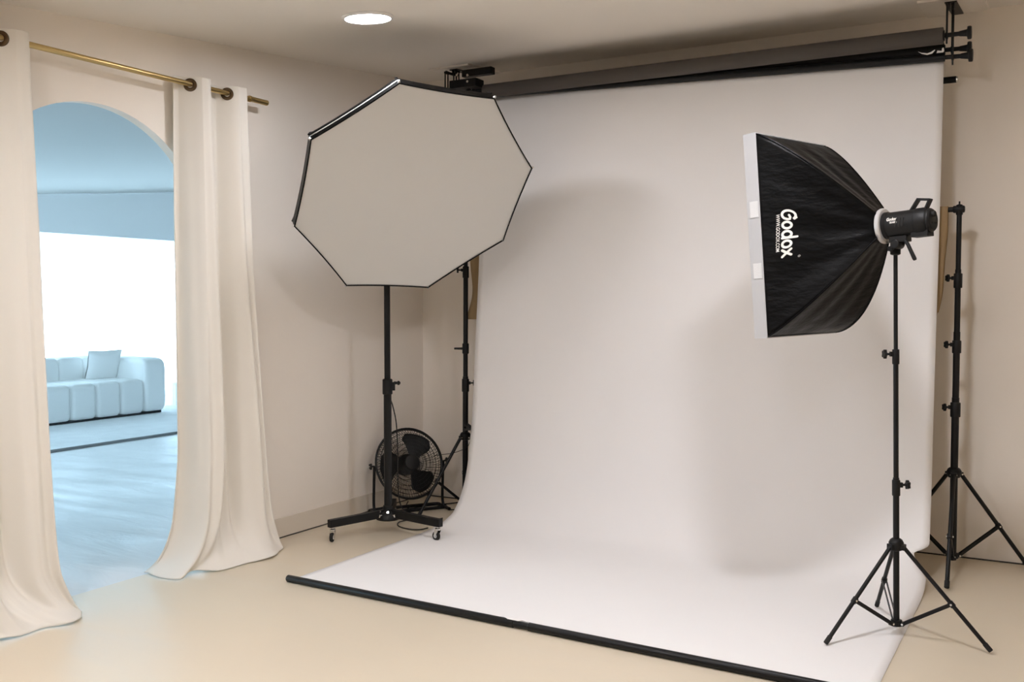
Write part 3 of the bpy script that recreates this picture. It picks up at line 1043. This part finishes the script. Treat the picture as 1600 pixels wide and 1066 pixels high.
for w in wheels:
    dv = (w - WS).normalized()
    sv = Vector((-dv.y, dv.x, 0))
    for r, s, z in ((.062, .5, .112), (.062, -.5, .112)):
        p = WS + dv * .062 + sv * s * .05 + Vector((0, 0, z))
        MB().lathe([(.006, 0), (.006, .014), (.0095, .014), (.0095, .019), (.005, .021)], p, dv + sv * s * .5, 12).build('bolt', 'chrome', wst)
for k_, (dx, dy) in enumerate(((.035, -.05), (.05, .01), (-.01, -.058))):
    MB().lathe([(.0055, 0), (.0055, .012), (.008, .012), (.008, .016)], (WS.x + dx, WS.y + dy, .125), (dx, dy, .05), 10).build('bolt', 'chrome', wst)

# ================================================================== OCTAGONAL SOFTBOX
OC = Vector((-3.1365, 4.4925, 1.9775))
ON = Vector((.642, -.451, -.619)).normalized()

orx = Vector((0, 0, 1)).cross(ON).normalized()
ouy = ON.cross(orx)
OANG = [109.58, 64.05, 18.31, -24.75, -71.04, -114.27, -160.14, -205.33]
ORAD = [.691, .687, .683, .675, .675, .689, .679, .695]
NSEG = 10
def octa_rim(scale=1.0, back=0.0, bow=.007):
    """outline of the frame: straight ribs at 8 corners, cloth edges drawn in a little"""
    out = []
    for k in range(8):
        a0, r0 = math.radians(OANG[k]), ORAD[k]
        a1, r1 = math.radians(OANG[(k + 1) % 8] - (360 if k == 7 else 0)), ORAD[(k + 1) % 8]
        p0 = orx * math.cos(a0) * r0 + ouy * math.sin(a0) * r0
        p1 = orx * math.cos(a1) * r1 + ouy * math.sin(a1) * r1
        inn = -(p0 + p1).normalized()
        for j in range(NSEG):
            t = j / NSEG
            p = p0.lerp(p1, t) + inn * bow * 4 * t * (1 - t)
            out.append(OC + p * scale - ON * back)
    return out
ob = thing('octagonal_softbox', tuple(OC - ON * .45), 'large octagonal softbox with plain white front facing down', 'softbox')
RIM = octa_rim(.992, .004)
NR = len(RIM)
def diff(u, v):
    i = int(round(u * NR)) % NR
    t = v
    p = OC.lerp(RIM[i], t)
    return p + ON * (.012 * (1 - t ** 2) + .003 * math.sin(i * 1.1 + t * 9) * t * t * (1 - t) * 2)
MB().grid(diff, NR, 16, cu=True).build('front_diffuser', 'diffuser', ob, angle=80)
# black side wall behind the front edge, then the eight tapering panels
r0, r1 = octa_rim(1.0, -.002), octa_rim(.998, .050)
r0b = octa_rim(.988, -.002)
mb = MB()
rings = [r0b, r0, r1]
for A, B in zip(rings, rings[1:]):
    for i in range(NR):
        j = (i + 1) % NR
        mb.poly([A[i], A[j], B[j], B[i]])
mb.build('side_wall', 'nylon', ob, angle=30)
for k in range(8):
    pn = MB()
    def pf(u, v, k=k):
        i = (k * NSEG + int(round(u * NSEG))) % NR
        t = v
        g = 1 - t ** 1.45
        sc = .085 / .70 + (1 - .085 / .70) * g
        q = (r1[i] - (OC - ON * .05)) * sc
        return OC - ON * (.05 + .38 * t) + q
    pn.grid(pf, NSEG, 12).build('panel', 'nylon', ob, angle=60)
    rb_ = [pf(0, j / 12) * 1.0 for j in range(13)]
    MB().tube(rb_, .005, 8).build('rib', 'black', ob)
    tip = OC + (octa_rim(1.0, 0)[k * NSEG] - OC)
    dv = (tip - OC).normalized()
    MB().tube([tip - dv * .012 - ON * .006, tip + dv * .006 - ON * .006, tip + dv * .010 - ON * .004], [.007, .007, .004], 10).build('rib_tip', 'silver', ob)
# silvery lining showing along the upper left edge
ed = octa_rim(1.004, .020)
seg = [ed[(7 * NSEG + j) % NR] for j in range(0, NSEG + 1)]
seg2 = [octa_rim(1.003, .029)[(7 * NSEG + j) % NR] for j in range(0, NSEG + 1)]
mb = MB()
for a, b, c_, d_ in zip(seg, seg[1:], seg2[1:], seg2):
    mb.poly([a, b, c_, d_])
mb.build('silver_edge', 'silver', ob, solid=.001)
MB().lathe([(.080, 0), (.092, .004), (.092, .022), (.080, .026)], OC - ON * .452, ON, 36).build('speed_ring', 'ring', ob)
# monolight behind it, clamped to the rolling stand
mh = thing('monolight', tuple(OC - ON * .47), 'black studio strobe behind the octagonal softbox', 'strobe light')
O0 = OC - ON * .452
MB().lathe([(.055, 0), (.066, .005), (.066, .21), (.060, .225), (.058, .25), (.045, .255)], O0, -ON, 32).build('body', 'plastic', mh)
upv = ouy
MB().tube(spline([O0 - ON * .13 + upv * .064, O0 - ON * .15 + upv * .10, O0 - ON * .20 + upv * .105, O0 - ON * .235 + upv * .055], 6), .008, 10).build('carry_handle', 'plastic', mh)
bk = MB()
bk.bar(O0 - ON * .07 - upv * .05, Vector((WS.x, WS.y, 2.20)), .035, .035)
bk.lathe([(.019, 0), (.026, .004), (.026, .075), (.019, .08)], (WS.x, WS.y, 2.125), (0, 0, 1), 20)
bk.build('tilt_bracket', 'plastic', mh)

# ================================================================== RECTANGULAR SOFTBOX
SC = Vector((-1.070, 4.487, 1.682))
SN = Vector((-.9538, .2931, -.0702)).normalized()
SA = Vector((-.2926, -.9561, -.0140)).normalized()     # towards the camera side
SU = Vector((-.0710, .0072, .9974)).normalized()
SW, SH, SL = .585, .868, .40
RIBP = {(1, 1): 1.3, (1, -1): 1.25, (-1, 1): 1.25, (-1, -1): 1.8}
def srib(u, sa, sb):
    g = 1 - u ** RIBP[(sa, sb)]
    return SC - SN * SL * u + SA * sa * (.055 + (SW / 2 - .055) * g) + SU * sb * (.05 + (SH / 2 - .05) * g)
def spanel(u, v, side):
    """side: 'near','far','top','bottom'; v -1..1 between the two ribs"""
    t = (v + 1) / 2
    if side in ('near', 'far'):
        s = 1 if side == 'near' else -1
        p = srib(u, s, 1) * t + srib(u, s, -1) * (1 - t)
        inn = -SA * s
    else:
        s = 1 if side == 'top' else -1
        p = srib(u, 1, s) * t + srib(u, -1, s) * (1 - t)
        inn = -SU * s
    w = .022 * math.sin(PI * min(1, u)) * (1 - v * v)
    wr = .0035 * math.sin(v * 11 + u * 3) * math.sin(PI * u) * (1 - v * v)
    wr += .004 * math.sin((v * 5 - u * 6)) * (1 - u) * u * (1 - v * v)
    return p + inn * (w + wr)
sx = thing('rectangular_softbox', tuple(SC - SN * SL), 'black rectangular softbox with white printed lettering on its side', 'softbox')
for side in ('near', 'far', 'top', 'bottom'):
    MB().grid(lambda u, v, side=side: spanel(u, v * 2 - 1, side), 26, 40).build('panel', 'nylon', sx, angle=70, solid=.0015, merge=False)
for sa in (1, -1):
    for sb in (1, -1):
        MB().tube([srib(j / 20, sa, sb) for j in range(21)], .0038, 8).build('rib_seam', 'nylon', sx)
def rect(off, out):
    return [SC + SN * off + SA * sa * (SW / 2 + out) + SU * sb * (SH / 2 + out) for sa, sb in ((1, 1), (1, -1), (-1, -1), (-1, 1))]
lip = MB()
rs = [rect(-.007, .0015), rect(-.006, .005), rect(.0, .005), rect(.055, .004), rect(.055, .0), rect(.0, .0)]
for A, B in zip(rs, rs[1:]):
    for i in range(4):
        j = (i + 1) % 4
        lip.poly([A[i], A[j], B[j], B[i]])
lip.build('white_lip', 'lip', sx, smooth=False)
def front(u, v):
    a, b = u * 2 - 1, v * 2 - 1
    return SC + SA * a * SW / 2 * .995 + SU * b * SH / 2 * .995 + SN * (.004 + .012 * (1 - a * a) * (1 - b * b))
MB().grid(front, 16, 20).build('front_diffuser', 'diffuser', sx, angle=70)
for v0, v1 in ((.34, .18), (-.27, -.42)):
    t = MB()
    q = [SC + SA * (SW / 2 + .0062) + SU * v * SH / 2 + SN * o for v, o in ((v0, .0), (v1, .0), (v1, .040), (v0, .040))]
    t.prism(q, SA * .001)
    t.build('fastening_tape', 'tape', sx, smooth=False)

# lettering: strokes drawn as ribbons and laid on the near panel
def ribbon(pts, w, closed=False):
    """flat 2d stroke -> list of quads (2d), with round ends"""
    n = len(pts)
    quads = []
    L, R_ = [], []
    for i, p in enumerate(pts):
        a = pts[(i - 1) % n] if (closed or i > 0) else p
        b = pts[(i + 1) % n] if (closed or i < n - 1) else p
        tx, ty = b[0] - a[0], b[1] - a[1]
        l = math.hypot(tx, ty) or 1
        nx, ny = -ty / l * w / 2, tx / l * w / 2
        L.append((p[0] + nx, p[1] + ny))
        R_.append((p[0] - nx, p[1] - ny))
    m_ = n if closed else n - 1
    for i in range(m_):
        j = (i + 1) % n
        quads.append([L[i], L[j], R_[j], R_[i]])
    if not closed:
        for p in (pts[0], pts[-1]):
            quads.append([(p[0] + math.cos(2 * PI * k / 12) * w / 2, p[1] + math.sin(2 * PI * k / 12) * w / 2) for k in range(12)])
    return quads
def arc(cx, cy, rx, ry, a0, a1, n=22):
    return [(cx + rx * math.cos(math.radians(lerp(a0, a1, k / n))), cy + ry * math.sin(math.radians(lerp(a0, a1, k / n)))) for k in range(n + 1)]
W_ = .15
glyph = []
# G with a curled crossbar
glyph += ribbon(arc(.36, .48, .30, .40, 48, 318) + [(.64, .40), (.62, .53), (.50, .56), (.36, .50)], W_)
glyph += ribbon([(.36, .88), (.50, .93), (.60, .80)], W_ * .8)
glyph += ribbon(arc(1.02, .36, .21, .26, 0, 345, 24), W_, True)
glyph += ribbon(arc(1.62, .36, .21, .26, 0, 345, 24), W_, True)
glyph += ribbon([(1.84, .95), (1.84, .09)], W_)
glyph += ribbon(arc(2.24, .36, .21, .26, 0, 345, 24), W_, True)
glyph += ribbon([(2.60, .63), (2.78, .38), (3.0, .10)], W_)
glyph += ribbon([(2.98, .63), (2.80, .36), (2.60, .10)], W_)
def txt_uv(s, t):
    """s 0..1 down the panel, t 0..1 towards the strobe"""
    u = lerp(lerp(.195, .340, t), lerp(.172, .318, t), s)
    v = lerp(.265, -.275, s)
    return u, v
def on_panel(u, v, lift):
    p = spanel(u, v, 'near')
    e = .004
    n_ = (spanel(u + e, v, 'near') - spanel(u - e, v, 'near')).cross(spanel(u, v + e, 'near') - spanel(u, v - e, 'near')).normalized()
    if n_.dot(SA) < 0:
        n_ = -n_
    return p + n_ * lift
lg = MB()
for q in glyph:
    lg.poly([on_panel(*txt_uv(x / 3.08, y / .98), .0022) for x, y in q])
lg.build('printed_logo', 'print', sx, smooth=False, merge=False)

def text_faces(body, bold=0.0):
    cu = bpy.data.curves.new('txt', 'FONT')
    cu.body = body
    cu.size = 1.0
    cu.offset = bold
    cu.resolution_u = 3
    o = bpy.data.objects.new('txt', cu)
    COL.objects.link(o)
    dg = bpy.context.evaluated_depsgraph_get()
    me = bpy.data.meshes.new_from_object(o.evaluated_get(dg))
    vs = [(v.co.x, v.co.y) for v in me.vertices]
    fs = [list(p.vertices) for p in me.polygons]
    bpy.data.objects.remove(o)
    bpy.data.meshes.remove(me)
    x0 = min(v[0] for v in vs); x1 = max(v[0] for v in vs)
    y0 = min(v[1] for v in vs); y1 = max(v[1] for v in vs)
    return [((x - x0) / (x1 - x0), (y - y0) / (y1 - y0)) for x, y in vs], fs, (x1 - x0) / (y1 - y0)
vs, fs, asp = text_faces('WWW.GODOX.COM', .012)
lg = MB()
lg.v = [on_panel(lerp(lerp(.152, .185, y), lerp(.134, .167, y), x), lerp(.205, -.195, x), .0022) for x, y in vs]
lg.f = fs
lg.build('printed_address', 'print', sx, smooth=False, merge=False)
vs, fs, asp = text_faces('\u00ae')
lg = MB()
lg.v = [on_panel(lerp(.322, .346, y), lerp(-.288, -.315, x), .0022) for x, y in vs]
lg.f = fs
lg.build('printed_mark', 'print', sx, smooth=False, merge=False)
RG = SC - SN * SL
MB().lathe([(.060, -.006), (.072, -.002), (.074, .004), (.074, .012), (.069, .016), (.058, .016)], RG, -SN, 40).build('speed_ring', 'ring', sx)

# strobe head on the slim stand
sd = -SN
up = (Vector((0, 0, 1)) - sd * sd.z).normalized()
side = sd.cross(up)
if side.dot(Vector((0, -1, 0))) < 0:
    side = -side
hd = thing('strobe_head', tuple(Vector((-.640, 4.395, 1.64))), 'black studio strobe head plugged into the rectangular softbox', 'strobe light')
MB().lathe([(.050, .012), (.056, .016), (.0565, .030), (.0530, .034), (.0525, .150), (.0545, .152), (.0545, .185), (.050, .196)], RG, sd, 36).build('body', 'plastic', hd)
rear = MB()
rear.lathe([(.048, .192), (.049, .205), (.042, .214), (.020, .216)], RG, sd, 30)
Rm = Matrix((sd, side, up)).transposed()
rear.box(RG + sd * .165 - up * .048, (.070, .060, .030), Rm)
rear.build('rear_panel', 'plastic', hd, bevel=.002)
dl = MB().lathe([(.011, 0), (.012, .003), (.012, .016), (.009, .018)], RG + sd * .210 + up * .022 + side * .010, sd, 20)
dl.build('dial', 'rubber', hd)
for k in range(3):
    MB().lathe([(.0045, 0), (.0045, .005)], RG + sd * .212 - up * .012 + side * (-.018 + .018 * k), sd, 12).build('button', 'rubber', hd)
hl = MB()
loop = [RG + sd * .128 + up * .050, RG + sd * .158 + up * .090, RG + sd * .205 + up * .082, RG + sd * .186 + up * .046]
for a, b in zip(loop, loop[1:]):
    hl.bar(a - (b - a).normalized() * .004, b + (b - a).normalized() * .004, .030, .009, side.cross(b - a))
hl.build('carry_handle', 'plastic', hd, smooth=False, bevel=.002)
# vents along the side
for k in range(3):
    c_ = RG + sd * (.082 + .014 * k) + side * .0515 + up * .002
    MB().bar(c_ - up * .017 - sd * .004, c_ + up * .017 + sd * .004, .006, .004, sd).build('vent', 'rubber', hd, smooth=False)
# printed name on the body
vs, fs, asp = text_faces('Godox', .03)
t = MB()
def on_body(a_, h_):
    th = math.asin(max(-1, min(1, h_ / .0535)))
    return RG + sd * a_ + (side * math.cos(th) + up * math.sin(th)) * .0535
flip = 1
t.v = [on_body(.042 + .044 * x, .012 + .014 * y) for x, y in vs]
t.f = fs
t.build('printed_name', 'print', hd, smooth=False, merge=False)
vs, fs, asp = text_faces('SK400II', .03)
t = MB()
t.v = [on_body(.056 + .030 * x, .001 + .008 * y) for x, y in vs]
t.f = fs
t.build('printed_model', 'print', hd, smooth=False, merge=False)
# tilt bracket, umbrella clamp, lever
tb_ = MB()
top = Vector((-.640, 4.395, 1.635))
foot = RG + sd * .072 - up * .052
tb_.box(foot - up * .010, (.075, .050, .026), Rm)
tb_.bar(foot - up * .015 + Vector((-.0, 0, 0)), top + Vector((0, 0, -.005)), .036, .040)
tb_.lathe([(.013, 0), (.021, .004), (.021, .052), (.016, .056)], top - Vector((0, 0, .045)), (0, 0, 1), 20)
tb_.lathe([(.017, -.030), (.019, -.027), (.019, .027), (.017, .030)], foot - up * .030 - side * 0 - sd * .012, side, 18)
tb_.build('tilt_bracket', 'plastic', hd, bevel=.002)
q = foot - up * .018 + sd * .030 + side * .022
MB().tube([q, q + sd * .012 - up * .02, q + sd * .036 - up * .080, q + sd * .038 - up * .086], [.008, .0075, .0085, .006], 12).build('lever', 'plastic', hd)
q = top + Vector((0, 0, -.02))
kb = MB()
star_knob(kb, q - side * -.018, side, .012)
kb.build('knob', 'plastic', hd)

# ================================================================== FLOOR FAN
FC = Vector((-3.795, 5.350, .322))
FN = Vector((.80, -.52, .30)).normalized()
FR = .232
fxv = Vector((0, 0, 1)).cross(FN).normalized()
fyv = FN.cross(fxv)
def fp(r, a, h):
    return FC + (fxv * math.cos(a) + fyv * math.sin(a)) * r + FN * h
fan = thing('floor_fan', (FC.x, FC.y, 0), 'black metal floor fan standing in the corner behind the rolling stand', 'fan')
MB().tube([fp(FR, 2 * PI * k / 56, 0) for k in range(56)], .0085, 8, closed=True).build('guard_rim', 'black', fan)
for nm, sgn, n_sp, deep in (('front_guard', 1, 84, .050), ('rear_guard', -1, 64, .075)):
    g = MB()
    def prof_h(t):
        return sgn * deep * (1 - t ** 2.6)
    for rr_ in ((.055, .080, .105, .130, .155, .180, .205, .220) if sgn > 0 else (.07, .10, .14, .17, .20)):
        g.tube([fp(rr_, 2 * PI * k / 40, prof_h(rr_ / FR)) for k in range(40)], .0016, 5, closed=True)
    for s_ in range(n_sp):
        a = 2 * PI * s_ / n_sp
        g.tube([fp(lerp(.045, FR, t / 6), a + .35 * (t / 6) * (1 if sgn > 0 else 0), prof_h(lerp(.045, FR, t / 6) / FR)) for t in range(7)], .0014, 4, caps=False)
    g.build(nm, 'black', fan)
MB().lathe([(.050, .044), (.052, .050), (.048, .056), (.020, .060), (.002, .061)], FC, FN, 28).build('badge', 'plastic', fan)
mt = MB().lathe([(.060, -.115), (.066, -.105), (.068, -.030), (.050, -.020), (.030, .000), (.028, .022), (.015, .026)], FC, FN, 28)
mt.build('motor', 'plastic', fan)
for k in range(3):
    a0_ = 2 * PI * k / 3 + .9
    def blade(u, v, a0_=a0_):
        r = lerp(.030, .205, v)
        wid = lerp(.75, 1.25, math.sin(min(1, v * 1.15) * PI / 2)) * (1 - .35 * max(0, v - .8) / .2)
        a = a0_ + (u - .5) * wid + v * .25
        return fp(r, a, lerp(.022, -.022, u) * (.5 + .5 * v) - .004)
    MB().grid(blade, 12, 12).build('blade', 'plastic', fan, angle=70, solid=.002)
# cradle and floor frame
pivL, pivR = fp(FR + .012, PI, 0), fp(FR + .012, 0, 0)
hv = Vector((fxv.x, fxv.y, 0)).normalized()
bk_ = Vector((FN.x, FN.y, 0)).normalized()
zt = .014
def gl(p, along):
    return Vector((p.x, p.y, zt)) + bk_ * along
cr = MB()
for pv, s in ((pivL, -1), (pivR, 1)):
    cr.tube(spline([pv, pv - Vector((0, 0, .12)) - bk_ * .01, gl(pv, -.015) + Vector((0, 0, .05)), gl(pv, .01)], 5), .0095, 10)
cr.build('cradle', 'black', fan)
bs = MB()
bs.tube(spline([gl(pivL, .10) - hv * .0, gl(pivL, .02), gl(pivL, -.06), gl(pivL, -.10) + hv * .04, gl(pivR, -.10) - hv * .04, gl(pivR, -.06), gl(pivR, .02), gl(pivR, .10)], 6), .011, 10)
bs.tube([gl(pivL, .03), gl(pivR, .03)], .011, 10)
bs.build('floor_frame', 'black', fan)
for pv, s in ((pivL, -1), (pivR, 1)):
    kb = MB()
    star_knob(kb, pv, fxv * s, .018)
    kb.build('pivot_knob', 'rubber', fan)
    MB().lathe([(.006, 0), (.006, .004)], pv + fxv * s * .032, fxv * s, 12).build('bolt', 'chrome', fan)

# ================================================================== CABLES
def cable(pts, label, r=.0038):
    path = spline(pts, 8)
    for p in path:
        p.z = max(p.z, r + .0008)
    o = MB().tube(path, r, 8).build('power_cable', 'rubber', loc=(pts[len(pts) // 2][0], pts[len(pts) // 2][1], 0))
    return tag(o, label, 'cable')
Z = .005
cable([(-3.985, 5.60, Z), (-3.90, 5.46, Z), (-3.80, 5.37, Z), (-3.735, 5.26, Z), (-3.64, 5.165, Z), (-3.66, 5.05, Z), (-3.600, 4.955, Z), (-3.50, 4.918, Z), (-3.43, 4.937, Z), (-3.41, 5.00, Z)], 'black cable curling under the rolling stand arm towards the paper')
cable([(-3.93, 5.28, Z), (-3.873, 5.321, Z), (-3.84, 5.39, Z), (-3.79, 5.53, Z), (-3.72, 5.64, Z), (-3.66, 5.74, Z)], 'black cable running on the floor beneath the floor fan')
cable([(-3.78, 5.62, Z), (-3.70, 5.631, Z), (-3.62, 5.55, Z), (-3.57, 5.52, Z), (-3.50, 5.58, Z), (-3.44, 5.66, Z)], 'black cable looping on the floor behind the left backdrop stand')
cable([(WS.x - .020, WS.y + .028, 2.10), (WS.x - .018, WS.y + .026, 1.7), (WS.x - .018, WS.y + .026, 1.2), (WS.x - .024, WS.y + .036, .88), (WS.x + .006, WS.y + .045, .76), (WS.x + .034, WS.y + .040, .66), (WS.x + .036, WS.y + .05, .50), (WS.x + .030, WS.y + .06, .30), (WS.x + .0, WS.y + .13, .14), (WS.x + .01, WS.y + .24, .03), (WS.x + .05, WS.y + .34, Z), (WS.x + .09, WS.y + .46, Z)], 'black cord hanging down the pole of the rolling stand', .0035)
cable([(LS.x - .20, LS.y - .06, .37), (LS.x - .10, LS.y - .03, .385), (LS.x - .02, LS.y - .03, .41), (LS.x + .05, LS.y - .04, .45), (LS.x + .085, LS.y - .05, .54)], 'thin black lead strung from the fan to the paper clip', .002)
# spring clip on the left paper edge
ck = thing('paper_clip', (-3.352, 5.395, .58), 'small grey spring clip on the left edge of the white paper', 'clip')
ck.location.z = .585
ck['_b'] = (-3.352, 5.395, .585)
MB().prism([(-3.385, 5.375, .565), (-3.335, 5.375, .568), (-3.335, 5.375, .580), (-3.355, 5.375, .592), (-3.385, 5.375, .610)], (0, .006, 0)).build('jaw', 'rubber', ck, smooth=False)
MB().prism([(-3.385, 5.415, .565), (-3.335, 5.415, .568), (-3.335, 5.415, .580), (-3.355, 5.415, .592), (-3.385, 5.415, .610)], (0, .006, 0)).build('jaw', 'rubber', ck, smooth=False)
MB().cyl((-3.375, 5.375, .585), (-3.375, 5.421, .585), .007, n=12).build('spring', 'chrome', ck)

for o in bpy.data.objects:
    if '_b' in o:
        del o['_b']
